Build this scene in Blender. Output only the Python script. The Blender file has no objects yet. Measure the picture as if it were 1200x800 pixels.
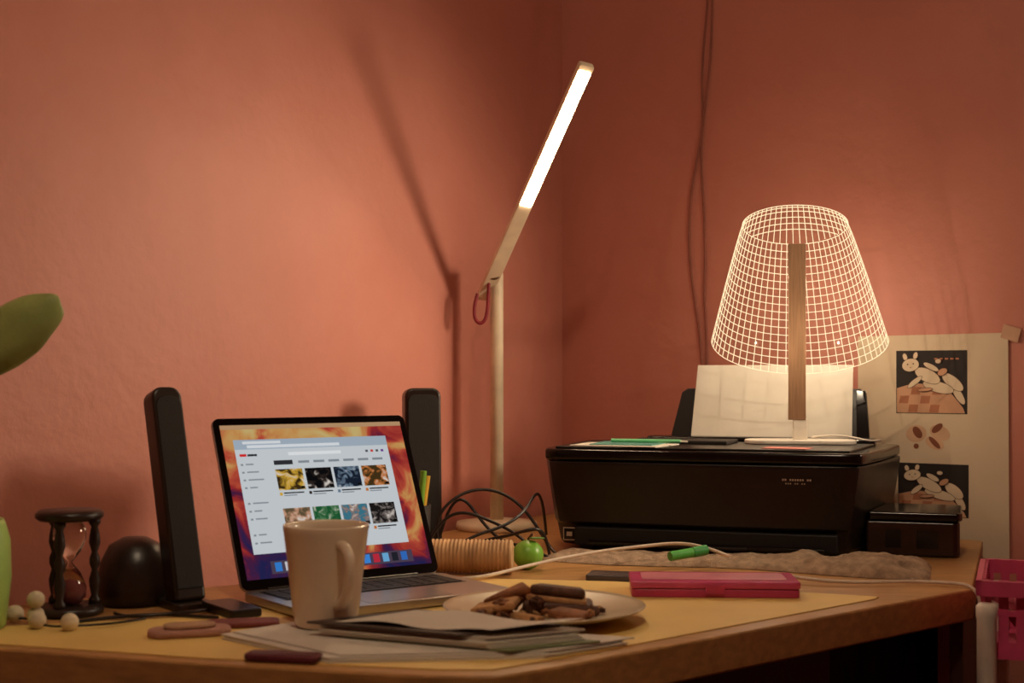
import bpy, bmesh, math, random
from mathutils import Vector, Matrix, noise
random.seed(4)
scene = bpy.context.scene
COL = scene.collection
DZ = 0.75

# ------------------------------------------------------------- materials
def srgb(r, g, b):
    f = lambda c: (c/12.92 if c <= 0.04045 else ((c+0.055)/1.055)**2.4)
    return (f(r/255), f(g/255), f(b/255), 1)
_m = {}
def mat(name, c, rough=0.5, metal=0.0, emit=None, es=0.0, var=0.12, scale=30, bump=0.0, bscale=200, spec=0.5, trans=0.0, coat=0.0, alpha=1.0, stretch=None):
    if name in _m: return _m[name]
    m = bpy.data.materials.new(name); m.use_nodes = True
    nt = m.node_tree; b = nt.nodes['Principled BSDF']
    col = srgb(*c)
    tc = nt.nodes.new('ShaderNodeTexCoord')
    mp = nt.nodes.new('ShaderNodeMapping')
    if stretch: mp.inputs['Scale'].default_value = stretch
    nt.links.new(tc.outputs['Object'], mp.inputs['Vector'])
    n = nt.nodes.new('ShaderNodeTexNoise'); n.inputs['Scale'].default_value = scale; n.inputs['Detail'].default_value = 5
    nt.links.new(mp.outputs[0], n.inputs['Vector'])
    r = nt.nodes.new('ShaderNodeValToRGB')
    r.color_ramp.elements[0].position = 0.3; r.color_ramp.elements[1].position = 0.7
    r.color_ramp.elements[0].color = tuple(max(0, x*(1-var)) for x in col[:3])+(1,)
    r.color_ramp.elements[1].color = tuple(min(1, x*(1+var)) for x in col[:3])+(1,)
    nt.links.new(n.outputs['Fac'], r.inputs[0]); nt.links.new(r.outputs[0], b.inputs['Base Color'])
    b.inputs['Roughness'].default_value = rough; b.inputs['Metallic'].default_value = metal
    b.inputs['Specular IOR Level'].default_value = spec
    b.inputs['Transmission Weight'].default_value = trans
    b.inputs['Coat Weight'].default_value = coat
    b.inputs['Alpha'].default_value = alpha
    if emit:
        b.inputs['Emission Color'].default_value = srgb(*emit); b.inputs['Emission Strength'].default_value = es
    if bump > 0:
        n2 = nt.nodes.new('ShaderNodeTexNoise'); n2.inputs['Scale'].default_value = bscale; n2.inputs['Detail'].default_value = 4
        nt.links.new(mp.outputs[0], n2.inputs['Vector'])
        bp = nt.nodes.new('ShaderNodeBump'); bp.inputs['Strength'].default_value = bump; bp.inputs['Distance'].default_value = 0.004
        nt.links.new(n2.outputs['Fac'], bp.inputs['Height']); nt.links.new(bp.outputs[0], b.inputs['Normal'])
    _m[name] = m
    return m
def emat(name, c, s=1.0):
    if name in _m: return _m[name]
    m = bpy.data.materials.new(name); m.use_nodes = True
    nt = m.node_tree; nt.nodes.clear()
    e = nt.nodes.new('ShaderNodeEmission'); o = nt.nodes.new('ShaderNodeOutputMaterial')
    e.inputs[0].default_value = srgb(*c); e.inputs[1].default_value = s
    nt.links.new(e.outputs[0], o.inputs[0]); _m[name] = m
    return m

BLACK = mat('black_plastic', (28, 22, 19), 0.35)
MATTE = mat('matte_black', (32, 25, 21), 0.6, bump=.1, bscale=600)
PRN = mat('printer_black', (24, 18, 15), 0.34, bump=.05, bscale=900)
PRN2 = mat('printer_gloss', (17, 13, 11), 0.16)
WHITE = mat('white_plastic', (225, 215, 200), 0.4)
CREAM = mat('cream_lamp_plastic', (225, 205, 175), 0.45)
PAPER = mat('white_paper', (214, 206, 192), 0.85, var=.04)
SILVER = mat('aluminium', (190, 185, 180), 0.32, metal=.9, var=.04)

# ------------------------------------------------------------- helpers
def finish(me, name, mats, parent=None, M=None, smooth=False, loc=None, rot=None):
    if M is not None: me.transform(M)
    ob = bpy.data.objects.new(name, me); COL.objects.link(ob)
    for m in (mats if isinstance(mats, (list, tuple)) else [mats]): me.materials.append(m)
    if smooth:
        for p in me.polygons: p.use_smooth = True
    if parent is not None: ob.parent = parent
    if loc is not None: ob.location = loc
    if rot is not None: ob.rotation_euler = rot
    return ob
def group(name, loc=(0, 0, 0), rz=0.0):
    e = bpy.data.objects.new(name, None); COL.objects.link(e)
    e.location = loc; e.rotation_euler = (0, 0, rz); e.empty_display_size = .05
    return e
def bev(ob, w, seg=3, angle=35):
    md = ob.modifiers.new('bevel', 'BEVEL'); md.width = w; md.segments = seg
    md.limit_method = 'ANGLE'; md.angle_limit = math.radians(angle)
    for p in ob.data.polygons: p.use_smooth = True
    wn = ob.modifiers.new('wn', 'WEIGHTED_NORMAL'); wn.keep_sharp = True
    return ob
def prism(name, pts, z0, z1, m, parent=None, M=None, b=0.0, loc=None, rot=None, seg=3, top=None):
    bm = bmesh.new()
    lo = [bm.verts.new((p[0], p[1], z0)) for p in pts]
    hi = [bm.verts.new((p[0], p[1], z1)) for p in (top or pts)]
    n = len(pts)
    bm.faces.new(lo[::-1]); bm.faces.new(hi)
    for i in range(n): bm.faces.new((lo[i], lo[(i+1) % n], hi[(i+1) % n], hi[i]))
    bmesh.ops.recalc_face_normals(bm, faces=bm.faces)
    me = bpy.data.meshes.new(name); bm.to_mesh(me); bm.free()
    ob = finish(me, name, m, parent, M, loc=loc, rot=rot)
    if b: bev(ob, b, seg)
    return ob
def box(name, x0, x1, y0, y1, z0, z1, m, parent=None, M=None, b=0.0, loc=None, rot=None):
    return prism(name, [(x0, y0), (x1, y0), (x1, y1), (x0, y1)], z0, z1, m, parent, M, b, loc, rot)
def rrect(x0, x1, y0, y1, r, n=6):
    o = []
    for cx, cy, a0 in ((x1-r, y0+r, -90), (x1-r, y1-r, 0), (x0+r, y1-r, 90), (x0+r, y0+r, 180)):
        for i in range(n+1):
            a = math.radians(a0+90*i/n); o.append((cx+r*math.cos(a), cy+r*math.sin(a)))
    return o
def lathe(name, prof, m, parent=None, M=None, seg=40, loc=None, rot=None):
    bm = bmesh.new(); rings = []
    for r, z in prof:
        if r < 1e-6: rings.append([bm.verts.new((0, 0, z))])
        else: rings.append([bm.verts.new((r*math.cos(2*math.pi*i/seg), r*math.sin(2*math.pi*i/seg), z)) for i in range(seg)])
    for a, b in zip(rings, rings[1:]):
        for i in range(seg):
            j = (i+1) % seg
            if len(a) == 1 and len(b) == 1: continue
            if len(a) == 1: bm.faces.new((a[0], b[j], b[i]))
            elif len(b) == 1: bm.faces.new((a[i], a[j], b[0]))
            else: bm.faces.new((a[i], a[j], b[j], b[i]))
    bmesh.ops.recalc_face_normals(bm, faces=bm.faces)
    me = bpy.data.meshes.new(name); bm.to_mesh(me); bm.free()
    ob = finish(me, name, m, parent, M, True, loc, rot)
    return ob
def tube(name, paths, r, m, parent=None, smooth=True, loc=None, rot=None, res=3):
    cu = bpy.data.curves.new(name, 'CURVE'); cu.dimensions = '3D'
    cu.bevel_depth = r; cu.bevel_resolution = res; cu.use_fill_caps = True; cu.resolution_u = 8
    for path in paths:
        if smooth:
            s = cu.splines.new('NURBS'); s.points.add(len(path)-1)
            for p, q in zip(s.points, path): p.co = (q[0], q[1], q[2], 1)
            s.order_u = min(4, len(path)); s.use_endpoint_u = True
        else:
            s = cu.splines.new('POLY'); s.points.add(len(path)-1)
            for p, q in zip(s.points, path): p.co = (q[0], q[1], q[2], 1)
    cu.materials.append(m)
    ob = bpy.data.objects.new(name, cu); COL.objects.link(ob)
    if parent is not None: ob.parent = parent
    if loc is not None: ob.location = loc
    if rot is not None: ob.rotation_euler = rot
    return ob
def blob(name, c, s, m, parent=None, amp=0.0, ns=8, sub=3, rot=(0, 0, 0), flat=None, seed=0):
    bm = bmesh.new(); bmesh.ops.create_icosphere(bm, subdivisions=sub, radius=1)
    R = Matrix.Rotation(rot[2], 3, 'Z') @ Matrix.Rotation(rot[1], 3, 'Y') @ Matrix.Rotation(rot[0], 3, 'X')
    for v in bm.verts:
        d = 1+amp*noise.noise(v.co*ns/4+Vector((seed, 0, 0)))
        p = Vector((v.co.x*s[0]*d, v.co.y*s[1]*d, v.co.z*s[2]*d))
        v.co = R @ p + Vector(c)
        if flat is not None and v.co.z < flat: v.co.z = flat
    me = bpy.data.meshes.new(name); bm.to_mesh(me); bm.free()
    return finish(me, name, m, parent, smooth=True)
def flats(name, items, parent=None, M=None):
    me = bpy.data.meshes.new(name); vs = []; fs = []; mi = []; ms = []
    for pts, w, m in items:
        k = len(vs); vs += [(p[0], p[1], w) for p in pts]; fs.append(list(range(k, k+len(pts))))
        if m not in ms: ms.append(m)
        mi.append(ms.index(m))
    me.from_pydata(vs, [], fs)
    ob = finish(me, name, ms, parent, M)
    for p, i in zip(me.polygons, mi): p.material_index = i
    return ob
def rect(x0, y0, x1, y1): return [(x0, y0), (x1, y0), (x1, y1), (x0, y1)]
def boxes(name, lst, m, parent=None, M=None):
    bm = bmesh.new()
    for (x0, x1, y0, y1, z0, z1) in lst:
        v = [bm.verts.new((x, y, z)) for z in (z0, z1) for x, y in ((x0, y0), (x1, y0), (x1, y1), (x0, y1))]
        for f in ((3, 2, 1, 0), (4, 5, 6, 7), (0, 1, 5, 4), (1, 2, 6, 5), (2, 3, 7, 6), (3, 0, 4, 7)):
            bm.faces.new([v[i] for i in f])
    me = bpy.data.meshes.new(name); bm.to_mesh(me); bm.free()
    return finish(me, name, m, parent, M)

# ------------------------------------------------------------- room
C0 = Vector((0.09, 2.45)); DL = Vector((-0.56, -0.83)).normalized(); DR = Vector((0.83, -0.56)).normalized()
LL, LR, H = 3.7, 3.5, 2.6
def wallmat():
    m = bpy.data.materials.new('terracotta_plaster'); m.use_nodes = True
    nt = m.node_tree; b = nt.nodes['Principled BSDF']
    tc = nt.nodes.new('ShaderNodeTexCoord')
    n = nt.nodes.new('ShaderNodeTexNoise'); n.inputs['Scale'].default_value = 2.5; n.inputs['Detail'].default_value = 8; n.inputs['Roughness'].default_value = .65
    r = nt.nodes.new('ShaderNodeValToRGB')
    r.color_ramp.elements[0].position = .3; r.color_ramp.elements[0].color = srgb(194, 120, 102)
    r.color_ramp.elements[1].position = .75; r.color_ramp.elements[1].color = srgb(208, 136, 117)
    nt.links.new(tc.outputs['Object'], n.inputs['Vector']); nt.links.new(n.outputs['Fac'], r.inputs[0]); nt.links.new(r.outputs[0], b.inputs['Base Color'])
    n2 = nt.nodes.new('ShaderNodeTexNoise'); n2.inputs['Scale'].default_value = 50; n2.inputs['Detail'].default_value = 5
    n3 = nt.nodes.new('ShaderNodeTexNoise'); n3.inputs['Scale'].default_value = 6; n3.inputs['Detail'].default_value = 2
    ad = nt.nodes.new('ShaderNodeMath'); ad.operation = 'MULTIPLY_ADD'; ad.inputs[1].default_value = 2.5
    nt.links.new(tc.outputs['Object'], n2.inputs['Vector']); nt.links.new(tc.outputs['Object'], n3.inputs['Vector'])
    nt.links.new(n3.outputs['Fac'], ad.inputs[0]); nt.links.new(n2.outputs['Fac'], ad.inputs[2])
    bp = nt.nodes.new('ShaderNodeBump'); bp.inputs['Strength'].default_value = .35; bp.inputs['Distance'].default_value = .0035
    nt.links.new(ad.outputs[0], bp.inputs['Height']); nt.links.new(bp.outputs[0], b.inputs['Normal'])
    b.inputs['Roughness'].default_value = .55
    return m
WALL = wallmat()
def wp(a, b_, off=0): return C0 + DL*a + DR*b_
def wall(name, p, q, out):
    o = out*0.1
    prism(name, [tuple(p), tuple(q), tuple(q+o), tuple(p+o)], 0, H, WALL)
c00, cL, cR, cB = C0, wp(LL, 0), wp(0, LR), wp(LL, LR)
wall('wall_left', c00, cL, -DR)
wall('wall_right', c00, cR, -DL)
wall('wall_back', cL, cB, DL)
wall('wall_front', cR, cB, DR)
FL = mat('floor_tiles_brown', (80, 50, 36), .5)
prism('floor', [tuple(c00), tuple(cL), tuple(cB), tuple(cR)], -.1, 0, FL)
prism('ceiling', [tuple(c00), tuple(cL), tuple(cB), tuple(cR)], H, H+.1, mat('ceiling_paint', (170, 125, 100), .8))
BB = mat('baseboard_paint', (120, 62, 44), .5)
prism('baseboard_left', [tuple(wp(0, .0)), tuple(wp(LL, 0)), tuple(wp(LL, .012)), tuple(wp(0.0, .012))], 0, .08, BB)
prism('baseboard_right', [tuple(wp(.0, 0.012)), tuple(wp(0, LR)), tuple(wp(.012, LR)), tuple(wp(.012, .012))], 0, .08, BB)

# ------------------------------------------------------------- desk
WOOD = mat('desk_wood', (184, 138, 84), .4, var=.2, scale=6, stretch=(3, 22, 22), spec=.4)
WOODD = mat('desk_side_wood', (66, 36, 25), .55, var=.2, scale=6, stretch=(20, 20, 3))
desk = group('desk', (0, 0, 0))
top = [(-.66, 1.265), (-.454, 1.212), (-.258, 1.150), (-.07, 1.104), (-.01, 1.104), (.045, 1.143), (.097, 1.190), (.523, 1.55),
       (.69, 2.0), (.62, 2.055), (.09, 2.41), (.06, 2.38), (-.13, 2.08), (-.30, 1.60), (-.60, 1.39)]
prism('desk_top', top, DZ-.036, DZ, WOOD, desk, b=.003)
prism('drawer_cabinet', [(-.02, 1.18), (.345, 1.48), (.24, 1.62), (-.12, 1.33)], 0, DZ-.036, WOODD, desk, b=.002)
prism('under_desk_shade_panel', [(.30, 1.62), (.53, 1.70), (.525, 1.715), (.295, 1.635)], .10, DZ-.036, WOODD, desk)  # dark panel added to stand in for the shade under the desk
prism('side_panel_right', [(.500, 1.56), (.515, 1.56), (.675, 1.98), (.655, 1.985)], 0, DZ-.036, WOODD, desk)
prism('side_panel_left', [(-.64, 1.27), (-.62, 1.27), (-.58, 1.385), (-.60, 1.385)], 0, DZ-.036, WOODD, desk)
MATY = mat('yellow_desk_mat', (230, 196, 116), .6, var=.06, scale=12)
prism('yellow_desk_mat', [(-.60, 1.262), (-.454, 1.226), (-.258, 1.166), (-.06, 1.122), (-.015, 1.122), (.09, 1.21), (.392, 1.475), (.40, 1.49), (.12, 1.60), (-.02, 1.62), (-.26, 1.47), (-.30, 1.37), (-.54, 1.30)], DZ, DZ+.0012, MATY)

# ------------------------------------------------------------- laptop
lap = group('laptop', (-.287, 1.453, DZ+.0012), math.radians(36))
W_, D_, LH = .25, .15, .20
prism('laptop_base', rrect(0, W_, -D_, 0, .009), .0015, .0105, SILVER, lap, b=.001)
boxes('rubber_feet', [(.015, .03, -.03, -.015, 0, .002), (.22, .235, -.03, -.015, 0, .002), (.015, .03, -D_+.012, -D_+.025, 0, .002), (.22, .235, -D_+.012, -D_+.025, 0, .002)], BLACK, lap)
box('keyboard_well', .014, W_-.014, -.076, -.012, .0105, .0108, BLACK, lap)
ks = []
for r in range(5):
    for k in range(13):
        x = .017+k*.0167; y = -.0245-r*.0122
        if r == 4 and 3 <= k <= 8:
            if k == 3: ks.append((x, x+.0167*6-.002, y, y+.0102, .0108, .0116))
            continue
        ks.append((x, x+.0147, y, y+.0102, .0108, .0116))
boxes('keys', ks, MATTE, lap)
box('trackpad', .075, .175, -.142, -.084, .0105, .0108, mat('trackpad_grey', (170, 166, 162), .3, metal=.6), lap)
tau = math.radians(24)
ML = Matrix(((1, 0, 0, 0), (0, math.sin(tau), -math.cos(tau), 0), (0, math.cos(tau), math.sin(tau), .0105), (0, 0, 0, 1)))
prism('lid_shell', rrect(0, W_, 0, LH, .009), -.0055, -.001, SILVER, lap, M=ML, b=.001)
prism('screen_bezel', rrect(.0006, W_-.0006, .001, LH-.0006, .008), -.001, 0.0, mat('bezel_glass', (12, 10, 10), .12), lap, M=ML)
tube('hinge', [[(.03, 0.002, .009), (W_-.03, 0.002, .009)]], .004, BLACK, lap, smooth=False)
def wallpaper():
    m = bpy.data.materials.new('screen_wallpaper'); m.use_nodes = True
    nt = m.node_tree; nt.nodes.clear()
    tc = nt.nodes.new('ShaderNodeTexCoord'); n = nt.nodes.new('ShaderNodeTexNoise')
    n.inputs['Scale'].default_value = 20; n.inputs['Detail'].default_value = 7; n.inputs['Distortion'].default_value = 1.0
    sp = nt.nodes.new('ShaderNodeSeparateXYZ')
    mu = nt.nodes.new('ShaderNodeMath'); mu.operation = 'MULTIPLY_ADD'; mu.inputs[1].default_value = 1.6; mu.inputs[2].default_value = -.18
    a2 = nt.nodes.new('ShaderNodeMath'); a2.operation = 'ADD'
    r = nt.nodes.new('ShaderNodeValToRGB'); cr = r.color_ramp
    cr.elements[0].position = .28; cr.elements[0].color = srgb(40, 40, 90)
    cr.elements[1].position = .74; cr.elements[1].color = srgb(228, 200, 130)
    for p, c in ((.38, (90, 35, 70)), (.46, (170, 50, 50)), (.54, (210, 90, 65)), (.62, (226, 165, 95))):
        e = cr.elements.new(p); e.color = srgb(*c)
    e = nt.nodes.new('ShaderNodeEmission'); e.inputs[1].default_value = .48
    o = nt.nodes.new('ShaderNodeOutputMaterial')
    nt.links.new(tc.outputs['Object'], n.inputs['Vector']); nt.links.new(tc.outputs['Object'], sp.inputs[0])
    nt.links.new(sp.outputs[2], mu.inputs[0]); nt.links.new(mu.outputs[0], a2.inputs[0]); nt.links.new(n.outputs['Fac'], a2.inputs[1])
    nt.links.new(a2.outputs[0], r.inputs[0])
    nt.links.new(r.outputs[0], e.inputs[0]); nt.links.new(e.outputs[0], o.inputs[0])
    return m
sx0, sx1, sy0, sy1 = .008, W_-.008, .012, LH-.009
def S(u0, v0, u1, v1):
    return rect(sx0+(sx1-sx0)*u0, sy1-(sy1-sy0)*v1, sx0+(sx1-sx0)*u1, sy1-(sy1-sy0)*v0)
def thumb(name, base, accent, sc):
    m = bpy.data.materials.new(name); m.use_nodes = True
    nt = m.node_tree; nt.nodes.clear()
    tc = nt.nodes.new('ShaderNodeTexCoord'); n = nt.nodes.new('ShaderNodeTexNoise')
    mp = nt.nodes.new('ShaderNodeMapping'); mp.inputs['Location'].default_value = (sc, sc*.7, 0)
    n.inputs['Scale'].default_value = 90+sc; n.inputs['Detail'].default_value = 3; n.inputs['Distortion'].default_value = .8
    r = nt.nodes.new('ShaderNodeValToRGB'); cr = r.color_ramp
    cr.elements[0].position = .45; cr.elements[0].color = srgb(*base)
    cr.elements[1].position = .72; cr.elements[1].color = srgb(225, 215, 205)
    e1 = cr.elements.new(.57); e1.color = srgb(*accent)
    e = nt.nodes.new('ShaderNodeEmission'); e.inputs[1].default_value = .6
    o = nt.nodes.new('ShaderNodeOutputMaterial')
    nt.links.new(tc.outputs['Object'], mp.inputs[0]); nt.links.new(mp.outputs[0], n.inputs['Vector']); nt.links.new(n.outputs['Fac'], r.inputs[0])
    nt.links.new(r.outputs[0], e.inputs[0]); nt.links.new(e.outputs[0], o.inputs[0])
    return m
it = [(S(0, 0, 1, 1), .0002, wallpaper())]
G = lambda n, c, s=.60: emat('ui_'+n, c, s)
it.append((S(0, 0, 1, .03), .0004, G('menubar', (190, 150, 110))))
it.append((S(.055, .10, .895, .845), .0004, G('page', (208, 214, 218))))
it.append((S(.055, .10, .895, .165), .0006, G('tabs', (168, 182, 196))))
it.append((S(.10, .112, .30, .13), .0008, G('tab', (225, 228, 232))))
it.append((S(.12, .138, .62, .158), .0008, G('url', (225, 230, 235))))
it.append((S(.075, .195, .11, .212), .0006, G('logo', (220, 40, 40)))); it.append((S(.115, .197, .165, .211), .0006, G('dark', (50, 50, 55))))
it.append((S(.33, .192, .62, .214), .0006, G('search', (235, 238, 240))))
for k in range(4): it.append((S(.76+k*.03, .195, .775+k*.03, .211), .0006, G('ic%d' % k, [(90, 90, 95), (210, 60, 50), (90, 90, 95), (110, 60, 150)][k])))
it.append((S(.245, .245, .345, .275), .0006, G('dark', (50, 50, 55))))
for k in range(6): it.append((S(.375+k*.083, .252, .435+k*.083, .268), .0006, G('grey', (140, 148, 155))))
for k in range(11):
    v = .26+k*.051
    if k in (4, 8): continue
    it.append((S(.072, v, .085, v+.012), .0006, G('grey', (140, 148, 155)))); it.append((S(.098, v, .098+.04+.02*(k % 3), v+.009), .0006, G('grey', (140, 148, 155))))
th = [[(60, 42, 20), (14, 13, 15), (26, 34, 50), (70, 52, 26)], [(100, 84, 60), (30, 90, 50), (60, 120, 140), (30, 26, 26)]]
ac = [[(215, 170, 60), (50, 40, 36), (110, 130, 150), (200, 120, 60)], [(200, 150, 120), (90, 130, 90), (150, 120, 110), (120, 110, 105)]]
for r in range(2):
    for k in range(4):
        u = .245+k*.157; v = .305+r*.26
        it.append((S(u, v, u+.143, v+.14), .0006, thumb('thumb_%d%d' % (r, k), th[r][k], ac[r][k], 3.7*k+11*r)))
        it.append((S(u+.118, v+.118, u+.14, v+.135), .0008, G('blk', (15, 15, 15))))
        it.append((S(u, v+.155, u+.015, v+.175), .0006, G('av%d' % k, ac[r][k])))
        it.append((S(u+.022, v+.155, u+.13, v+.164), .0006, G('dark', (50, 50, 55)))); it.append((S(u+.022, v+.172, u+.09, v+.179), .0006, G('grey', (140, 148, 155))))
it.append((S(.13, .895, .90, .975), .0004, G('dock', (80, 66, 84))))
dk = [(60, 140, 230), (230, 230, 235), (70, 180, 240), (60, 190, 90), (240, 90, 60), (250, 200, 60), (40, 110, 220), (30, 60, 120), (60, 60, 70), (70, 150, 240), (210, 50, 70), (120, 190, 240), (40, 40, 50), (60, 120, 210)]
for k, c in enumerate(dk): it.append((S(.15+k*.0525, .905, .185+k*.0525, .962), .0006, G('d%d' % k, c, .5)))
flats('display_image', it, lap, ML)

# ------------------------------------------------------------- mug on papers
def poly(name, pts, z0, z1, m, parent=None, b=0): return prism(name, pts, z0, z1, m, parent, b=b)
ZP = DZ+.0012
ps = group('paper_stack')
base_poly = [(-.262, 1.253), (-.205, 1.308), (-.075, 1.315), (.02, 1.255), (.105, 1.225), (.03, 1.168), (-.15, 1.148)]
for k in range(4):
    o = [random.uniform(-.006, .006) for _ in range(2)]
    poly('sheet_%d' % (k+1), [(x+o[0], y+o[1]) for x, y in base_poly], ZP+k*.0015, ZP+(k+1)*.0015-.0002, PAPER, ps)
nbk = group('notebook')
z = ZP+.006
poly('green_cover', [(-.15, 1.224), (-.080, 1.286), (.078, 1.202), (-.002, 1.160)], z, z+.002, mat('green_cover', (120, 128, 92), .6), nbk, b=.0004)
for k in range(5):
    o = [random.uniform(-.004, .004) for _ in range(2)]
    poly('page_%d' % (k+1), [(x+o[0], y+o[1]) for x, y in [(-.172, 1.234), (-.090, 1.294), (.062, 1.208), (-.022, 1.168)]], z+.002+k*.0018, z+.002+(k+1)*.0018-.0003, PAPER, nbk)
poly('dark_pad', [(-.186, 1.235), (-.090, 1.301), (.045, 1.222), (-.045, 1.172)], z+.011, z+.0130, mat('dark_pad', (80, 66, 56), .7), nbk, b=.0006)
def curled():
    bm = bmesh.new(); n = 24; q = [Vector((-.160, 1.230)), Vector((-.090, 1.292)), Vector((.064, 1.206)), Vector((-.018, 1.172))]
    vs = []
    for j in range(n+1):
        row = []
        for i in range(n+1):
            a, b = i/n, j/n
            P = (q[0]*(1-b)+q[1]*b)*(1-a)+(q[3]*(1-b)+q[2]*b)*a
            h = .0135+.0035*math.sin(a*5)**2+.004*max(0, a-.75)*4*b
            row.append(bm.verts.new((P.x, P.y, z+h)))
        vs.append(row)
    for j in range(n):
        for i in range(n): bm.faces.new((vs[j][i], vs[j][i+1], vs[j+1][i+1], vs[j+1][i]))
    me = bpy.data.meshes.new('curled_page'); bm.to_mesh(me); bm.free()
    m = bpy.data.materials.new('ruled_paper'); m.use_nodes = True; nt = m.node_tree; b = nt.nodes['Principled BSDF']
    tc = nt.nodes.new('ShaderNodeTexCoord'); mp = nt.nodes.new('ShaderNodeMapping'); mp.inputs['Rotation'].default_value = (0, 0, math.radians(30))
    w = nt.nodes.new('ShaderNodeTexWave'); w.inputs['Scale'].default_value = 60; w.bands_direction = 'Y'
    r = nt.nodes.new('ShaderNodeValToRGB'); r.color_ramp.elements[0].position = .0; r.color_ramp.elements[0].color = srgb(150, 140, 130); r.color_ramp.elements[1].position = .25; r.color_ramp.elements[1].color = srgb(216, 206, 190)
    nt.links.new(tc.outputs['Object'], mp.inputs[0]); nt.links.new(mp.outputs[0], w.inputs['Vector']); nt.links.new(w.outputs['Color'], r.inputs[0]); nt.links.new(r.outputs[0], b.inputs['Base Color']); b.inputs['Roughness'].default_value = .85
    finish(me, 'curled_page', m, nbk, smooth=True)
curled()

mug = group('coffee_mug', (-.175, 1.285, ZP+.006), math.radians(-62))
MUG = mat('ivory_ceramic', (230, 212, 186), .28, var=.03, coat=.4)
lathe('mug_body', [(0, .002), (.024, .002), (.0265, 0), (.029, .003), (.0315, .018), (.036, .06), (.0395, .088), (.0403, .094), (.0398, .0955), (.0385, .094), (.0375, .088), (.034, .06), (.0295, .018), (.024, .008), (0, .007)], MUG, mug, seg=56)
lathe('coffee', [(0, .070), (.0348, .070)], mat('coffee_liquid', (52, 28, 16), .1), mug)
tube('mug_handle', [[(.033, 0, .078), (.046, 0, .082), (.062, 0, .074), (.064, 0, .055), (.055, 0, .036), (.042, 0, .024), (.030, 0, .022)]], .0048, MUG, mug)

# ------------------------------------------------------------- plate with pastry
PX, PY = .0315, 1.348
plate = group('plate', (PX, PY, ZP))
lathe('plate_dish', [(0, .002), (.040, .002), (.043, 0), (.047, .001), (.07, .006), (.094, .0125), (.099, .0145), (.1, .0155), (.0985, .0162), (.092, .0145), (.068, .0085), (.045, .0045), (0, .0045)], mat('cream_plate', (210, 192, 158), .3, coat=.3, var=.04), plate, seg=72)
food = group('pastry_slices', (PX-.005, PY, ZP+.0048))
CR = mat('pastry_crust', (140, 88, 52), .7, var=.45, scale=60, bump=.6, bscale=160)
CR2 = mat('pastry_chocolate', (88, 52, 33), .6, var=.5, scale=80, bump=.6, bscale=160)
CR3 = mat('pastry_crumb', (188, 142, 94), .8, var=.3, scale=80, bump=.5, bscale=200)
random.seed(11)
prism('cake_slice', [(-.026, -.016), (.044, -.024), (.050, .016), (-.012, .022)], 0, .015, [CR2], food, b=.005, loc=(.006, .006, .001), rot=(.05, .08, .1))
prism('cake_filling', [(-.022, -.014), (.038, -.021), (.044, .013), (-.008, .019)], 0, .006, [CR3], food, b=.002, loc=(.006, .005, .014), rot=(0, .12, .15))
prism('cake_top', [(-.022, -.014), (.034, -.021), (.040, .012), (-.006, .017)], 0, .010, [CR2], food, b=.004, loc=(.008, .006, .019), rot=(-.06, .13, .2))
prism('bread_wedge', [(0, -.010), (.045, -.020), (.050, .006), (.008, .012)], 0, .008, [CR3], food, b=.003, loc=(-.066, -.014, .003), rot=(.1, -.22, -.1))
prism('crust_wedge', [(0, 0), (.05, -.008), (.046, .010)], 0, .009, [CR], food, b=.003, loc=(-.055, -.012, .010), rot=(.3, -.28, .2))
prism('torn_piece', [(0, 0), (.034, -.010), (.044, .006), (.014, .013)], 0, .009, [CR], food, b=.003, loc=(.006, -.040, .004), rot=(.25, .1, .1))
prism('torn_piece_2', [(0, 0), (.030, -.006), (.034, .010), (.01, .010)], 0, .007, [CR3], food, b=.002, loc=(-.030, -.034, .003), rot=(-.1, .15, -.2))
for k in range(10):
    x = random.uniform(-.05, .0); y = random.uniform(-.025, .012); s_ = random.uniform(.006, .010)
    blob('torn_chunk_%d' % (k+1), (x, y, .008+max(0, .012-abs(x+.015)*.4)), (s_*1.3, s_, s_*.8), [CR, CR2, CR3, CR][k % 4], food, amp=.55, ns=7, sub=4, rot=(random.uniform(-.6, .6), random.uniform(-.6, .6), random.uniform(0, 3)), seed=k*5.3, flat=0)
for k in range(26):
    x = random.uniform(-.066, .066); y = random.uniform(-.048, .0)
    s_ = random.uniform(.0018, .005)
    blob('crumb_%d' % (k+1), (x, y, s_*.6+.002+max(0, (x*x+y*y)**.5-.04)*.12), (s_*1.4, s_, s_*.8), [CR, CR2, CR3][k % 3], food, amp=.5, ns=7, sub=3, rot=(0, random.uniform(-.6, .6), random.uniform(0, 3)), seed=k*3.1)

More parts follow.
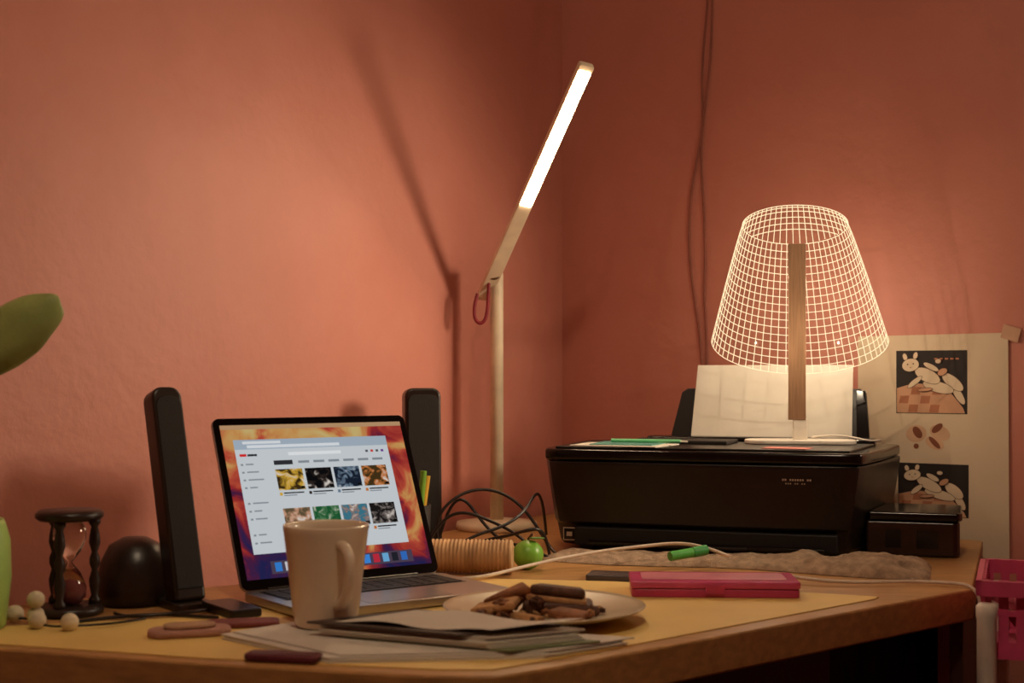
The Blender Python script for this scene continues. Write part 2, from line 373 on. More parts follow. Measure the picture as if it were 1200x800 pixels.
# ------------------------------------------------------------- printer
TH = math.radians(-18)
prn = group('printer', (.0380, 1.902, DZ), TH)
PH = .1435
def printer_body():
    bm = bmesh.new(); rings = []
    def ring(z, il, ir, fy, iy):
        p = [(.012+il, fy+.012), (.03+il, fy+.003), (.10, fy-.001), (.22, fy-.003), (.34, fy-.001), (.41-ir, fy+.003), (.432-ir, fy+.012),
             (.440-ir, .035), (.455-ir, .12), (.474-ir, .27-iy), (.466-ir, .28-iy), (.01+il, .28-iy), (.002+il, .27-iy), (.0+il, .035)]
        return [bm.verts.new((x, y, z)) for x, y in p]
    for z, il, ir, fy, iy in ((.006, .026, .022, .016, .01), (.012, .021, .018, .010, .006), (.036, .016, .014, .008, .004), (.040, .013, .012, .0, .003), (.09, .005, .004, -.004, 0), (.118, .001, .0, -.006, 0), (.124, 0, 0, -.006, 0)):
        rings.append(ring(z, il, ir, fy, iy))
    n = len(rings[0])
    for a, b in zip(rings, rings[1:]):
        for i in range(n): bm.faces.new((a[i], a[(i+1) % n], b[(i+1) % n], b[i]))
    bm.faces.new(rings[0][::-1]); bm.faces.new(rings[-1])
    bmesh.ops.recalc_face_normals(bm, faces=bm.faces)
    me = bpy.data.meshes.new('printer_body'); bm.to_mesh(me); bm.free()
    ob = finish(me, 'printer_body', PRN, prn); bev(ob, .0025, 3, 25)
printer_body()
lidp = [(.008, .002), (.03, -.005), (.22, -.0085), (.41, -.005), (.436, .002), (.445, .035), (.458, .12), (.474, .265), (.466, .275), (.006, .275), (.0, .265), (.0, .03)]
prism('scanner_lid', lidp, .1255, PH-.003, PRN2, prn, b=.004)
prism('lid_inset', [(.02, .012), (.42, .012), (.44, .21), (.02, .21)], PH-.003, PH, PRN, prn, b=.001)
box('output_slot', .05, .405, -.0, .10, .008, .034, mat('slot_dark', (9, 7, 6), .6), prn, b=.003)
box('output_tray', .07, .39, -.008, .09, .010, .016, PRN2, prn, b=.002)
box('tray_extender', .17, .29, -.012, .02, .0102, .0142, PRN, prn, b=.001)
boxes('printer_feet', [(.05, .07, .03, .05, 0, .008), (.37, .39, .03, .05, 0, .008), (.05, .07, .22, .24, 0, .008), (.37, .39, .22, .24, 0, .008)], BLACK, prn)
MF = Matrix(((1, 0, 0, 0), (0, 0, -1, 0), (0, 1, 0, 0), (0, 0, 0, 1)))
LBL = mat('label_print', (190, 175, 155), .5)
flats('front_label', [(rect(.034, .014, .052, .032), -.002, LBL), (rect(.0355, .0155, .0505, .0305), -.0016, PRN2), (rect(.039, .02, .047, .026), -.0012, LBL)], prn, M=MF)
rows = []
x = .335
for k in range(12):
    if k in (2, 9): continue
    rows.append((rect(x+k*.0032, .104, x+k*.0032+.0022, .1065), .0065, LBL))
for k in range(9):
    if k == 3 or k == 6: continue
    rows.append((rect(x+.004+k*.003, .0995, x+.004+k*.003+.0016, .1012), .0062, LBL))
flats('front_lettering', rows, prn, M=MF)
tl = math.radians(14)
MT = Matrix(((1, 0, 0, 0), (0, math.sin(tl), -math.cos(tl), .262), (0, math.cos(tl), math.sin(tl), PH-.012), (0, 0, 0, 1)))
box('feed_mouth', .10, .44, .235, .279, PH-.02, PH+.006, PRN2, prn, b=.004)
prism('rear_tray', [(.128, .0), (.432, .0), (.425, .088), (.415, .094), (.155, .094), (.146, .088)], -.006, -.002, PRN, prn, M=MT, b=.0015)
prism('rear_tray_guide', [(.412, 0), (.432, 0), (.424, .09), (.410, .09)], -.002, .004, PRN2, prn, M=MT, b=.001)
prism('loaded_paper', [(.163, .003), (.405, .003), (.405, .130), (.170, .130)], -.0005, .0012, PAPER, prn, M=MT)
tank = [(.4365, .075), (.552, .075), (.557, .085), (.557, .195), (.55, .20), (.452, .20)]
prism('ink_tank', tank, .001, .048, mat('smoky_tank', (52, 32, 25), .25), prn, b=.006)
prism('ink_tank_lid', [(.44, .072), (.555, .072), (.560, .083), (.560, .197), (.552, .203), (.456, .203)], .0485, .060, PRN2, prn, b=.003)
flats('ink_windows', [(rect(.462, .012, .482, .036), -.0745, PRN2), (rect(.502, .012, .53, .036), -.0745, PRN2)], prn, M=MF)

pc = group('papers_on_printer', (.0406, 1.901, DZ+PH+.0002), TH)
prism('white_leaflet', [(.035, .02), (.16, .008), (.175, .10), (.04, .11)], 0, .0012, PAPER, pc)
prism('blue_leaflet', [(.06, .035), (.15, .03), (.155, .12), (.06, .125)], .0012, .0024, mat('teal_leaflet', (90, 150, 140), .6), pc)
prism('dark_booklet', [(.10, .125), (.24, .115), (.245, .19), (.10, .195)], 0, .005, MATTE, pc, b=.001)
prism('pink_note', [(.30, .03), (.36, .02), (.365, .06), (.305, .07)], 0, .001, mat('pink_note', (200, 120, 110), .7), pc)
pen = group('green_pen')
tube('barrel', [[(.14, 1.925, DZ+PH+.007), (.235, 1.905, DZ+PH+.0065)]], .0028, mat('mint_pen', (110, 200, 140), .35), pen, smooth=False)
tube('nib', [[(.235, 1.905, DZ+PH+.0065), (.245, 1.903, DZ+PH+.006)]], .0015, WHITE, pen, smooth=False)

# ------------------------------------------------------------- flat acrylic table lamp
k_ = .00123
lamp = group('table_lamp', (.415, 1.972, DZ+PH+.0002), math.radians(-8))
def X(px): return (px-936)*k_
def Z(py): return (519-py)*k_
prism('base_plate', rrect(-.078, .080, -.035, .035, .03, 8), 0, .006, WHITE, lamp, b=.0015)
box('socket', -.009, .011, -.009, .009, .006, Z(490), WHITE, lamp, b=.001)
box('wood_stem', X(923), X(943), -.010, -.003, Z(491), Z(285), mat('walnut_stem', (140, 104, 74), .55, var=.2, scale=10, stretch=(40, 40, 2)), lamp, b=.0008)
def rowp(s, th):
    rx = 61+41*(s**.92); ry = 23+16*s; cx = 931+5*s; cy = 262+136*s
    return cx+rx*math.cos(th), cy+ry*math.sin(th)
paths = []
N = 17
for i in range(N+1):
    s = (i/N)
    paths.append([(X(a), 0, Z(b)) for a, b in (rowp(s, math.pi*j/40) for j in range(41))])
paths.append([(X(a), 0, Z(b)) for a, b in (rowp(0, math.pi+math.pi*j/40) for j in range(41))])
paths.append([(X(a), 0, Z(b+2.5)) for a, b in (rowp(0, math.pi+math.pi*j/40) for j in range(41))])
NV = 31
for i in range(NV+1):
    th = math.pi*i/NV
    paths.append([(X(a), 0, Z(b)) for a, b in (rowp(s/14, th) for s in range(15))])
inside = lambda a, b: ((a-931)/61)**2+((b-262)/23)**2 < 1
for i in range(1, 5):
    s = i/N; cur = []
    for j in range(61):
        a, b = rowp(s, math.pi+math.pi*j/60)
        if inside(a, b): cur.append((X(a), 0, Z(b)))
    if len(cur) > 2: paths.append(cur)
for i in range(1, NV):
    th = math.pi+math.pi*i/NV; cur = []
    for j in range(41):
        a, b = rowp(j/40*.5, th)
        if j == 0 or inside(a, b): cur.append((X(a), 0, Z(b)))
    if len(cur) > 1: paths.append(cur)
tube('glowing_etched_lines', paths, .00056, emat('etched_glow', (255, 226, 180), 1.05), lamp, smooth=False, res=1)
ol = [rowp(0, math.pi+math.pi*j/30) for j in range(31)] + [rowp(s/14, 0) for s in range(1, 15)] + [rowp(1, math.pi*j/40) for j in range(1, 41)] + [rowp(1-s/14, math.pi) for s in range(1, 14)]
acr = bpy.data.materials.new('clear_acrylic'); acr.use_nodes = True
nt = acr.node_tree; nt.nodes.clear()
t = nt.nodes.new('ShaderNodeBsdfTransparent'); g = nt.nodes.new('ShaderNodeBsdfGlossy'); g.inputs['Roughness'].default_value = .05
e = nt.nodes.new('ShaderNodeEmission'); e.inputs[0].default_value = srgb(255, 200, 140); e.inputs[1].default_value = .03
mx = nt.nodes.new('ShaderNodeMixShader'); mx.inputs[0].default_value = .03
ad = nt.nodes.new('ShaderNodeAddShader'); o = nt.nodes.new('ShaderNodeOutputMaterial')
nt.links.new(t.outputs[0], mx.inputs[1]); nt.links.new(g.outputs[0], mx.inputs[2]); nt.links.new(mx.outputs[0], ad.inputs[0]); nt.links.new(e.outputs[0], ad.inputs[1]); nt.links.new(ad.outputs[0], o.inputs[0])
flats('acrylic_sheet', [([(X(a), Z(b)) for a, b in ol], -.0009, acr)], lamp, M=MF)
tube('lamp_cord', [[(.02, .03, .008), (.05, .045, .012), (.085, .03, .008), (.10, .01, .003), (.12, .05, .003)]], .0015, WHITE, lamp)
def plight(name, loc, e, r, col=(1, .80, .56)):
    l = bpy.data.lights.new(name, 'POINT'); l.energy = e; l.shadow_soft_size = r; l.color = col
    ob = bpy.data.objects.new(name, l); COL.objects.link(ob); ob.location = loc; return ob
for i, (dx, dy, dz, en) in enumerate(((-.055, .03, 360, .14), (-.02, .03, 320, .13), (.035, .03, 340, .13), (.06, .03, 385, .14), (-.06, -.05, 400, .16), (.06, -.05, 400, .16))):
    o = plight('led_glow_%d' % i, (dx, dy, Z(dz)), en, 0.0); o.parent = lamp

# ------------------------------------------------------------- LED desk lamp
dl = group('desk_lamp', (-.024, 2.15, DZ))
lathe('lamp_base', [(0, 0), (.062, 0), (.065, .004), (.063, .012), (.03, .016), (0, .016)], CREAM, dl)
lathe('pole', [(0, .014), (.0105, .014), (.0105, .40), (.009, .405), (0, .405)], CREAM, dl, seg=28)
piv = Vector((-.004, -.020, .400))
tip = Vector((.128, -.258, .673))
u = (tip-piv).normalized()
nrm = (Vector((0, 0, -1)) + Vector((0, -.5, 0))); nrm = (nrm-u*nrm.dot(u)).normalized()
wd = u.cross(nrm).normalized()
MA = Matrix(((u.x, wd.x, nrm.x, piv.x), (u.y, wd.y, nrm.y, piv.y), (u.z, wd.z, nrm.z, piv.z), (0, 0, 0, 1)))
AL = (tip-piv).length
prism('lamp_arm', rrect(-.052, AL, -.011, .011, .003, 3), -.006, .004, CREAM, dl, M=MA, b=.001)
LED = emat('led_panel', (255, 222, 178), 70)
prism('led_strip', rrect(AL*.36, AL-.010, -.0088, .0088, .002, 3), .004, .0050, LED, dl, M=MA)
lathe('hinge_knob', [(0, -.014), (.011, -.014), (.011, .014), (0, .014)], mat('bronze', (120, 84, 50), .4, metal=.5), dl, M=Matrix.Translation((-.004, -.006, .402)) @ Matrix.Rotation(math.pi/2, 4, 'X'), seg=24)
tube('strap', [[(-.03, -.01, .37), (-.037, -.012, .345), (-.034, -.012, .325), (-.022, -.012, .322), (-.014, -.012, .335), (-.013, -.012, .37), (-.012, -.012, .395)]], .0028, mat('red_strap', (140, 36, 46), .6), dl)

# ------------------------------------------------------------- speakers
SPK = mat('speaker_body', (40, 28, 22), .35, var=.2)
GR = mat('speaker_grille', (28, 20, 16), .7, bump=.5, bscale=1500)
def speaker(name, loc, rz, tilt, w, d, h, dome):
    g = group(name, loc, rz)
    T = Matrix(((1, 0, 0, 0), (0, math.cos(tilt), math.sin(tilt), 0), (0, -math.sin(tilt), math.cos(tilt), .006), (0, 0, 0, 1)))
    P = Matrix(((1, 0, 0, 0), (0, 0, 1, 0), (0, 1, 0, 0), (0, 0, 0, 1)))
    pts = [(-w/2, 0), (w/2, 0), (w/2, h-.012)]+[(w/2-.012*(1-math.cos(a)), h-.012+.012*math.sin(a)) for a in (.4, .8, 1.2, 1.57)]+[(-w/2+.012*(1-math.cos(a)), h-.012+.012*math.sin(a)) for a in (1.57, 1.2, .8, .4)]+[(-w/2, h-.012)]
    prism('cabinet', pts, -d/2, d/2, SPK, g, M=T @ P, b=.004)
    pts2 = [(x*.84, .012+z*.90) for x, z in pts]
    prism('grille', pts2, -d/2-.0015, -d/2+.002, GR, g, M=T @ P, b=.001)
    prism('foot', rrect(-w*.62, w*.62, -d*.8, d*1.1, .008), 0, .008, SPK, g, b=.002)
    if dome:
        lathe('bass_dome', [(0, .071), (.013, .070), (.027, .062), (.036, .044), (.040, .020), (.039, .002), (0, 0)], SPK, g, loc=dome, seg=36)
    return g
speaker('computer_speaker', (-.340, 1.425, DZ), math.radians(38), math.radians(16), .034, .028, .23, (-.030, .062, 0))
speaker('computer_speaker', (-.127, 1.94, DZ), math.radians(14), math.radians(3), .052, .03, .218, None)

# ------------------------------------------------------------- hourglass
hg = group('hourglass', (-.449, 1.386, DZ))
DW = mat('dark_turned_wood', (40, 26, 19), .4)
for nm, z0 in (('bottom_plate', 0), ('top_plate', .096)):
    lathe(nm, [(0, z0), (.030, z0), (.0335, z0+.003), (.0335, z0+.007), (.030, z0+.010), (0, z0+.010)], DW, hg)
for i in range(3):
    a = math.radians(-95+120*i)
    lathe('post_%d' % (i+1), [(0, .009), (.006, .009), (.006, .014), (.0035, .018), (.0052, .027), (.0058, .034), (.003, .044), (.0052, .050), (.0052, .056), (.003, .062), (.0058, .072), (.0052, .079), (.0035, .088), (.006, .092), (.006, .097), (0, .097)], DW, hg, loc=(.0245*math.cos(a), .0245*math.sin(a), 0), seg=20)
GLS = mat('hourglass_glass', (240, 235, 225), .03, trans=1.0, var=0)
lathe('glass_bulbs', [(0, .0105), (.010, .011), (.016, .018), (.0165, .028), (.011, .042), (.0022, .053), (.011, .064), (.0165, .078), (.016, .088), (.010, .0955), (0, .0957)], GLS, hg, seg=32)
lathe('sand', [(0, .012), (.009, .0125), (.0145, .018), (.015, .024), (.006, .032), (0, .035)], mat('pink_sand', (150, 80, 80), .9), hg)

# ------------------------------------------------------------- cactus in green pot
cac = group('potted_cactus', (-.522, 1.30, DZ))
lathe('pot', [(0, 0), (.034, 0), (.038, .004), (.043, .05), (.042, .085), (.038, .10), (.036, .105), (.033, .104), (.034, .09), (.0, .088)], mat('lime_glazed_pot', (175, 215, 120), .3, var=.08), cac)
CG = mat('cactus_green', (160, 174, 98), .5, var=.22, scale=25, bump=.3, bscale=90)
def pad(nm, c, L, Wd, T, tilt):
    ob = blob(nm, (0, 0, 0), (Wd, T, L), CG, cac, amp=.06, sub=4)
    ob.matrix_local = Matrix.Translation(c) @ Matrix.Rotation(tilt, 4, 'Y')
    pts = []
    for i in range(70):
        a = random.uniform(0, 6.28); r = math.sqrt(random.random())*.95
        x, zz = Wd*r*math.cos(a), L*r*math.sin(a); y = -T*math.sqrt(max(0, 1-r*r))
        pts.append([(x, y*.97, zz), (x+random.uniform(-.0015, .0015), y-.003, zz+random.uniform(-.0015, .0015))])
    s = tube(nm+'_spines', pts, .0006, mat('cactus_spines', (235, 228, 160), .6), cac, smooth=False, res=1)
    s.matrix_local = ob.matrix_local
pad('lower_pad', (-.010, 0, .150), .062, .022, .012, 0)
pad('upper_pad', (.043, -.005, .278), .062, .028, .014, math.radians(54))
pad('middle_pad', (-.012, 0, .235), .045, .024, .012, math.radians(-8))

# ------------------------------------------------------------- string of beads
beads = group('string_of_beads', (0, 0, 0))
BD = mat('felt_bead', (215, 200, 170), .8, bump=.3)
bp = [(-.486, 1.335), (-.462, 1.325), (-.452, 1.300), (-.418, 1.290)]
for i, (x, y) in enumerate(bp): blob('bead_%d' % (i+1), (x, y, DZ+.0095+(.0155 if i == 1 else 0)), (.0085, .0085, .0085), BD, beads, sub=3)
blob('bead_5', (-.463, 1.327, DZ+.0095), (.0085, .0085, .0085), BD, beads, sub=3)
tube('cord', [[(-.50, 1.33, DZ+.004), (-.486, 1.335, DZ+.006), (-.462, 1.325, DZ+.006), (-.452, 1.30, DZ+.006), (-.435, 1.295, DZ+.004), (-.418, 1.290, DZ+.006), (-.38, 1.31, DZ+.004), (-.36, 1.34, DZ+.004)]], .0012, BLACK, beads)

# left clutter
cush = group('pin_cushion', (-.300, 1.270, ZP), .3)
prism('cushion', rrect(-.038, .038, -.018, .018, .015, 6), 0, .007, mat('dusty_pink_fabric', (178, 132, 116), .85, bump=.4), cush, b=.003)
prism('cushion_top', rrect(-.024, .024, -.012, .012, .011, 6), .007, .011, mat('tan_fabric', (184, 146, 116), .85, bump=.4), cush, b=.002)
rp = group('fabric_pouch', (-.255, 1.318, ZP), .2)
prism('pouch', rrect(-.04, .03, -.016, .016, .008, 5), 0, .005, mat('maroon_fabric', (120, 50, 42), .7, bump=.4), rp, b=.002)
bw = group('black_wallet', (-.287, 1.395, DZ+.0012), math.radians(36))
prism('wallet', rrect(-.02, .014, -.045, .03, .004, 4), 0, .009, BLACK, bw, b=.002)
mp_ = group('pencil_case', (-.190, 1.160, ZP), math.radians(-12))
prism('case', rrect(-.036, .03, -.014, .008, .006, 5), 0, .006, mat('wine_fabric', (96, 30, 40), .6, bump=.3), mp_, b=.002)
tube('zip', [[(-.03, -.006, .0062), (.026, -.006, .0062)]], .0006, SILVER, mp_, smooth=False)
tube('speaker_cable', [[(-.43, 1.325, DZ+.003), (-.39, 1.35, DZ+.004), (-.36, 1.375, DZ+.003), (-.325, 1.362, DZ+.003), (-.29, 1.345, DZ+.004)], [(-.40, 1.375, DZ+.003), (-.38, 1.345, DZ+.003), (-.35, 1.355, DZ+.006), (-.31, 1.38, DZ+.004), (-.31, 1.40, DZ+.003)]], .0018, BLACK)

# ------------------------------------------------------------- right clutter
prof = []
L = .105; n = 22
prof.append((0, 0)); prof.append((.020, 0))
for i in range(n):
    z0 = L*i/n; prof += [(.0190, z0+.0003), (.0205, z0+.0015), (.0207, z0+L/n/2), (.0205, z0+L/n-.0015), (.0190, z0+L/n-.0003)]
prof += [(.019, L), (.010, L), (0, L-.01)]
rb = group('rolled_bamboo_mat', (-.104, 1.675, DZ+.0215), math.radians(-5))
lathe('roll', prof, mat('bamboo', (200, 160, 114), .6, var=.25, scale=60, stretch=(1, 1, .2)), rb, M=Matrix.Rotation(math.radians(90), 4, 'Y'), seg=40)
lime = group('lime_fruit', (.0200, 1.705, DZ+.0187))
blob('fruit', (0, 0, 0), (.0195, .0195, .0185), mat('lime_green', (122, 180, 62), .35, var=.15), lime, amp=.03)
tube('stem', [[(0, 0, .018), (.002, 0, .023), (.006, -.002, .026)]], .0015, CR2, lime)
blob('leaf', (.011, -.004, .021), (.010, .006, .0015), mat('leaf_green', (80, 130, 40), .5), lime)
Zc = lambda h: DZ+h
cb = group('black_cables')
tube('cable', [
    [(-.10, 1.88, Zc(.006)), (-.11, 1.88, Zc(.04)), (-.085, 1.89, Zc(.075)), (-.04, 1.90, Zc(.088)), (0.00, 1.89, Zc(.075)), (.03, 1.87, Zc(.045)), (.05, 1.84, Zc(.01)), (.06, 1.82, Zc(.003))],
    [(-.12, 1.85, Zc(.003)), (-.10, 1.86, Zc(.045)), (-.07, 1.86, Zc(.062)), (-.03, 1.85, Zc(.045)), (.01, 1.83, Zc(.03)), (.03, 1.80, Zc(.01)), (.05, 1.79, Zc(.003))],
    [(-.09, 1.80, Zc(.003)), (-.06, 1.82, Zc(.028)), (-.02, 1.83, Zc(.034)), (.02, 1.86, Zc(.055)), (.035, 1.90, Zc(.09)), (.045, 1.95, Zc(.06)), (.05, 2.0, Zc(.01))],
    [(-.10, 1.90, Zc(.02)), (-.08, 1.90, Zc(.09)), (-.05, 1.90, Zc(.05)), (-.02, 1.87, Zc(.015)), (.02, 1.84, Zc(.01)), (.04, 1.80, Zc(.02)), (.03, 1.77, Zc(.003))],
    [(-.08, 1.86, Zc(.002)), (-.04, 1.85, Zc(.02)), (0, 1.80, Zc(.03)), (.03, 1.79, Zc(.045)), (.045, 1.81, Zc(.035)), (.05, 1.82, Zc(.003))]], .0022, BLACK, cb)
hl = group('highlighter_set', (-.132, 1.82, DZ), .3)
lathe('cup', [(0, 0), (.020, 0), (.022, .003), (.024, .07), (.022, .07), (.02, .005), (0, .005)], MATTE, hl)
for i, (c, dx, dy, hh) in enumerate((((120, 170, 60), .008, -.004, .115), ((220, 170, 60), .012, .004, .108), ((200, 70, 70), .002, .008, .10), ((60, 110, 150), -.008, 0, .11))):
    tube('marker_%d' % (i+1), [[(dx*.5, dy*.5, .006), (dx*1.7, dy, hh)]], .0045, mat('marker%d' % i, c, .4), hl, smooth=False)

def towel():
    bm = bmesh.new(); nx, ny = 140, 36
    b_ = Vector((.309, .951)); u_ = Vector((.951, -.309)); A = Vector((.0406, 1.901))
    vs = []
    for j in range(ny+1):
        row = []
        for i in range(nx+1):
            s = i/nx; q = j/ny
            front = .110+.012*math.sin(s*9)+.02*s
            P = A+u_*(.03+.49*s)+b_*(-front+(front-.014)*q)
            env = min(1, q*6, (1-q)*6, s*14, (1-s)*14)**.5 if 0 < q < 1 and 0 < s < 1 else 0
            h = .007+.006*noise.noise(Vector((s*14, q*4, 0)))+.0022*noise.noise(Vector((s*60, q*25, 3)))
            if s > .5: h += .008*(min(1, (s-.5)*5))*(1+1.2*noise.noise(Vector((s*11, q*3, 7))))
            row.append(bm.verts.new((P.x, P.y, DZ+max(.0008, h*env))))
        vs.append(row)
    for j in range(ny):
        for i in range(nx): bm.faces.new((vs[j][i], vs[j][i+1], vs[j+1][i+1], vs[j+1][i]))
    me = bpy.data.meshes.new('towel'); bm.to_mesh(me); bm.free()
    finish(me, 'folded_towel', mat('tan_towel', (176, 150, 124), .95, var=.3, scale=90, bump=.8, bscale=500), smooth=True)
towel()
tin = group('pencil_tin', (.130, 1.485, ZP), math.radians(-3))
MG = mat('magenta_plastic', (195, 58, 104), .3)
prism('tin_body', rrect(0, .182, 0, .075, .006), 0, .009, MG, tin, b=.0015)
prism('tin_lid', rrect(-.001, .183, -.001, .076, .006), .0095, .0175, mat('magenta_lid', (210, 80, 126), .25), tin, b=.002)
prism('tin_lid_panel', rrect(.012, .170, .012, .064, .006), .0175, .0182, mat('pink_panel', (220, 135, 152), .35), tin)
box('latch', .08, .10, -.003, -.0008, .004, .0145, MG, tin, b=.0005)
ph = group('smartphone', (.135, 1.62, DZ), math.radians(-14))
prism('phone', rrect(-.045, .045, -.022, .022, .005), 0, .007, mat('phone_glass', (70, 62, 72), .15), ph, b=.001)
gp = group('green_marker')
tube('marker_barrel', [[(.195, 1.685, DZ+.019), (.225, 1.700, DZ+.022)]], .006, mat('grass_green', (80, 170, 70), .4), gp, smooth=False)
tube('marker_cap', [[(.225, 1.700, DZ+.022), (.243, 1.709, DZ+.024)]], .0066, mat('grass_green2', (60, 150, 70), .4), gp, smooth=False)
wp_ = mat('white_cable', (220, 204, 184), .5)
tube('white_charging_cable', [
    [(-.06, 1.60, ZP+.003), (-.035, 1.594, ZP+.005), (.0, 1.64, ZP+.008), (.04, 1.68, ZP+.012), (.109, 1.72, ZP+.020), (.175, 1.735, ZP+.025), (.22, 1.735, ZP+.030), (.25, 1.71, ZP+.024), (.268, 1.68, ZP+.018)],
    [(.31, 1.60, DZ+.010), (.345, 1.575, DZ+.006), (.397, 1.567, DZ+.004), (.44, 1.575, DZ+.005), (.482, 1.577, DZ+.004), (.512, 1.565, DZ+.004), (.524, 1.552, DZ+.003), (.531, 1.545, DZ-.012), (.533, 1.545, DZ-.04), (.538, 1.56, DZ-.09)]], .0021, wp_)

# ------------------------------------------------------------- cable on right wall
def RW(t, z, off=.004):
    p = C0+DR*t
    nn = DL*off
    return (p.x+nn.x, p.y+nn.y, z)
zz = lambda py: .993-(py-439)/1600*2.29
tw = lambda px: .291+(px-832)*.00163
tube('wall_cable', [[RW(tw(a), zz(b)) for a, b in ((834, -900), (838, -400), (832, -60), (832, 0), (822, 90), (828, 150), (812, 210), (808, 290), (816, 350), (824, 400), (826, 460), (828, 560))],
                    [RW(tw(a), zz(b)) for a, b in ((836, -900), (842, -400), (838, -60), (836, 0), (834, 90), (821, 160), (826, 230), (829, 300), (826, 350), (832, 400), (828, 480), (830, 560))]], .0019, mat('painted_cable', (150, 88, 72), .6))

# ------------------------------------------------------------- poster on right wall
def poster():
    g = group('art_print_sheet')
    M = Matrix(((DR.x, 0, DL.x, C0.x), (DR.y, 0, DL.y, C0.y), (0, 1, 0, 0), (0, 0, 0, 1)))
    PC = mat('cream_card', (220, 198, 168), .8, var=.05, scale=8)
    prism('card', [(.549, .722), (.778, .718), (.776, 1.055), (.548, 1.053)], .002, .0035, PC, g, M=M)
    K = mat('ink_black', (34, 23, 19), .7); Wt = mat('ink_cream', (226, 204, 174), .8, var=.04); O = mat('ink_terracotta', (180, 116, 84), .8); O2 = mat('ink_peach', (208, 158, 124), .8); Ln = mat('ink_line', (92, 52, 36), .8)
    it = []
    def ell(cx, cy, rx, ry, rot=0, n=22):
        return [(cx+rx*math.cos(a)*math.cos(rot)-ry*math.sin(a)*math.sin(rot), cy+rx*math.cos(a)*math.sin(rot)+ry*math.sin(a)*math.cos(rot)) for a in (2*math.pi*i/n for i in range(n))]
    def pic(x0, y0, x1, y1):
        w, h = x1-x0, y1-y0; q = lambda a, b: (x0+w*a, y0+h*b)
        it.append((rect(x0, y0, x1, y1), .0038, K))
        it.append(([q(.01, .01), q(.97, .01), q(.94, .10), q(.78, .32), q(.55, .46), q(.25, .48), q(.01, .40)], .0040, O2))
        for i in range(5):
            for j in range(3):
                if (i+j) % 2 and (i < 4 or j == 0):
                    it.append(([q(.02+i*.15+j*.02, .02+j*.14), q(.15+i*.15+j*.02, .02+j*.14), q(.17+i*.15+j*.02, .14+j*.14), q(.04+i*.15+j*.02, .14+j*.14)], .0042, O))
        wv = [.0044]
        def part(a, b, c, d, r, m=Wt, line=True):
            if line:
                it.append((ell(x0+w*a, y0+h*b, w*c+.0008, h*d+.0008, r), wv[0], Ln)); wv[0] += .00005
            it.append((ell(x0+w*a, y0+h*b, w*c, h*d, r), wv[0], m)); wv[0] += .00005
        part(.88, .30, .05, .17, .55); part(.80, .50, .075, .20, .9)
        part(.60, .42, .22, .085, -.25); part(.45, .60, .19, .10, -.45)
        part(.27, .50, .035, .14, -.9); part(.50, .74, .035, .13, 1.1)
        part(.60, .83, .04, .035, 0)
        part(.13, .90, .03, .055, .3); part(.28, .92, .03, .055, -.3)
        part(.21, .77, .12, .10, .2)
        part(.17, .78, .010, .014, 0, Ln, False); part(.25, .79, .010, .014, 0, Ln, False); part(.21, .73, .018, .006, 0, O, False)
        part(.66, .66, .07, .05, .5, O2); part(.42, .38, .10, .025, .1, O2)
    pic(.609, .934, .717, 1.030)
    pic(.612, .778, .719, .858)
    for (x, y, a, b, r) in ((.642, .905, .006, .010, .6), (.672, .912, .010, .005, .7), (.668, .890, .012, .004, -.8), (.640, .884, .004, .004, 0)):
        it.append((ell(x, y, a, b, r), .0039, mat('ink_smudge', (130, 72, 46), .8)))
    for n_, (x, y, a, b, r) in enumerate(((.640, .903, .016, .013, .2), (.676, .905, .016, .011, -.4), (.668, .889, .015, .009, -.4))):
        it.append((ell(x, y, a, b, r), .00365+.00004*n_, mat('ink_wash', (214, 172, 138), .8)))
    for i in range(5): it.append((rect(.668+i*.008, 1.016, .673+i*.008, 1.0185), .0056, O))
    flats('printed_pictures', it, g, M)
    prism('tape', [(.765, 1.048), (.79, 1.040), (.795, 1.060), (.770, 1.068)], .0037, .0040, mat('masking_tape', (205, 160, 130), .6), g, M=M)
poster()
# ------------------------------------------------------------- storage cart with magenta basket
cart = group('storage_cart', (.502, 1.446, 0), math.radians(-20.4))
CW, CD = .28, .17
for i, (x, y) in enumerate(((.001, .012), (CW-.001, .012), (.012, CD-.012), (CW-.012, CD-.012))):
    lathe('post_%d' % (i+1), [(0, 0), (.012, 0), (.010, .01), (.010, .735), (.011, .74), (.011, .75), (.008, .753), (0, .753)], WHITE, cart, loc=(x, y-.024 if y < .1 else y, 0), seg=20)
def basket(nm, z0, z1):
    lst = []
    for z, hgt in ((z0, .018), ((z0+z1)/2+.004, .006)):
        lst += [(-.003, CW+.003, -.001, .003, z, z+hgt), (-.003, CW+.003, CD, CD+.004, z, z+hgt), (-.004, 0, -.0, CD+.003, z, z+hgt), (CW, CW+.004, -.0, CD+.003, z, z+hgt)]
    n = 16
    for i in range(n+1):
        x = CW*i/n
        lst += [(x-.005, x+.005, -.0005, .0025, z0, z1), (x-.005, x+.005, CD+.0005, CD+.0035, z0, z1)]
    n = 10
    for i in range(n+1):
        y = CD*i/n
        lst += [(-.0035, -.0005, y-.005, y+.005, z0, z1), (CW+.0005, CW+.0035, y-.005, y+.005, z0, z1)]
    lst.append((0, CW, 0, CD, z0, z0+.003))
    lst += [(-.010, CW+.01, -.010, -.004, z1-.016, z1), (-.010, CW+.01, CD+.004, CD+.010, z1-.016, z1), (-.010, -.004, -.01, CD+.01, z1-.016, z1), (CW+.004, CW+.01, -.01, CD+.01, z1-.016, z1)]
    boxes(nm, lst, mat('magenta_basket', (215, 82, 124), .35), cart)
basket('upper_basket', .693, .776)
basket('lower_basket', .30, .39)
blob('pink_cloth', (.14, .085, .73), (.11, .07, .032), mat('pink_cloth', (200, 90, 110), .9, bump=.4), cart, amp=.5, ns=12)

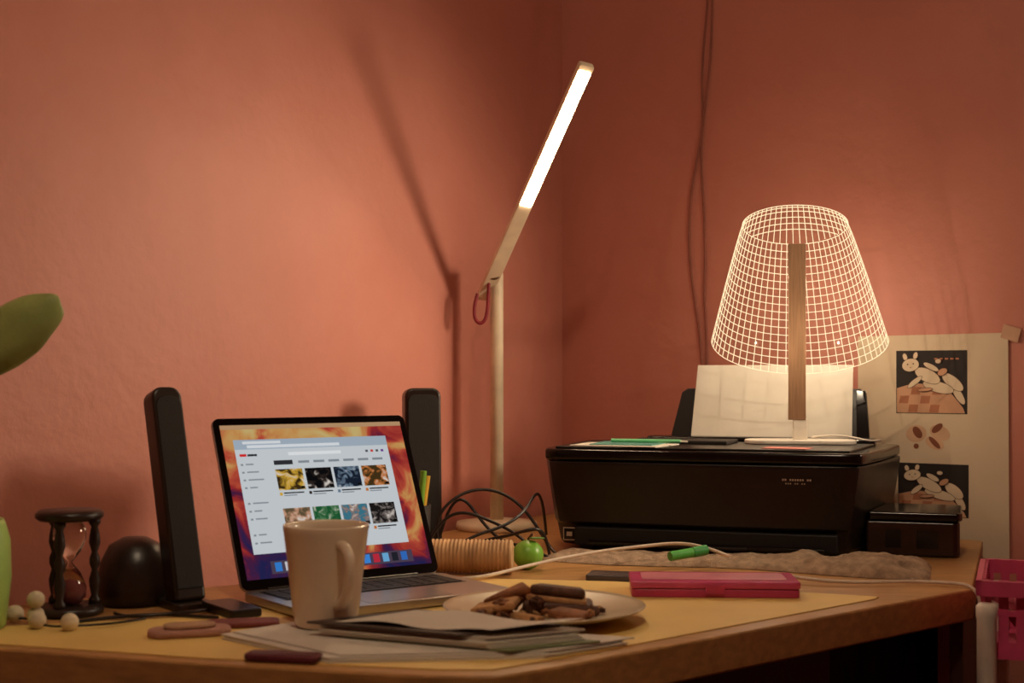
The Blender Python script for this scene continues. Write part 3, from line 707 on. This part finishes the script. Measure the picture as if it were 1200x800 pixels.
# ------------------------------------------------------------- unseen lamps: added ceiling fill, inferred wall lamp
pl = group('added_fill_pendant', (.05, .55, H))  # unseen pendant, added for warm overhead fill on room and foreground
lathe('canopy', [(0, 0), (.05, 0), (.05, -.02), (0, -.022)], WHITE, pl)
tube('cord', [[(0, 0, -.02), (0, 0, -.25)]], .003, WHITE, pl, smooth=False)
lathe('shade', [(.03, -.24), (.06, -.26), (.16, -.36), (.158, -.36), (.058, -.263), (.03, -.245)], WHITE, pl)
lathe('bulb', [(0, -.29), (.02, -.295), (.03, -.32), (.025, -.345), (0, -.352)], emat('fill_bulb_glow', (255, 210, 160), 8), pl)
o = plight('added_fill_light', (0, 0, -.38), 13, .05, (1, .80, .56)); o.parent = pl  # added fill light, brightens the foreground

sc = group('wall_spot_lamp', (1.06, 1.80, 1.24))
SM = Matrix(((DR.x, DL.x, 0, 0), (DR.y, DL.y, 0, 0), (0, 0, 1, 0), (0, 0, 0, 1)))
lathe('wall_plate', [(0, -.03), (.045, -.03), (.045, -.015), (0, -.012)], WHITE, sc, M=SM @ Matrix.Translation((0, .02, 0)) @ Matrix.Rotation(-math.pi/2, 4, 'X'))
tube('bracket', [[(DL.x*.01, DL.y*.01, 0), (DL.x*.09, DL.y*.09, .0), (DL.x*.15, DL.y*.15, .0)]], .006, SILVER, sc)
lp = Vector((DL.x*.16, DL.y*.16, 0))
aim = (Vector((-.27, 1.90, 1.00))-(Vector((1.06, 1.80, 1.24))+lp)).normalized()
Rq = aim.to_track_quat('-Z', 'Y').to_matrix().to_4x4()
lathe('spot_shade', [(0, .07), (.02, .07), (.05, .05), (.125, -.01), (.123, -.01), (.048, .048), (0, .062)], WHITE, sc, M=Matrix.Translation(lp) @ Rq)
l = bpy.data.lights.new('spot_bulb', 'SPOT'); l.energy = 27; l.color = (1, .80, .57); l.spot_size = math.radians(66); l.spot_blend = 1.0; l.shadow_soft_size = .11
o = bpy.data.objects.new('spot_bulb', l); COL.objects.link(o); o.parent = sc; o.matrix_local = Matrix.Translation(lp+aim*.02) @ Rq

w = bpy.data.worlds.new('World'); scene.world = w; w.use_nodes = True
w.node_tree.nodes['Background'].inputs[0].default_value = (.9, .5, .3, 1); w.node_tree.nodes['Background'].inputs[1].default_value = .05

# ------------------------------------------------------------- camera
cam = bpy.data.cameras.new('camera'); co = bpy.data.objects.new('camera', cam); COL.objects.link(co)
co.location = (0, 0, .993); co.rotation_euler = (math.pi/2, 0, 0)
cam.sensor_width = 36; cam.lens = 48; cam.shift_y = 39/1200
cam.dof.use_dof = True; cam.dof.focus_distance = 1.8; cam.dof.aperture_fstop = 7
scene.camera = co
scene.view_settings.view_transform = 'Standard'
scene.view_settings.look = 'None'
scene.view_settings.exposure = 0.38
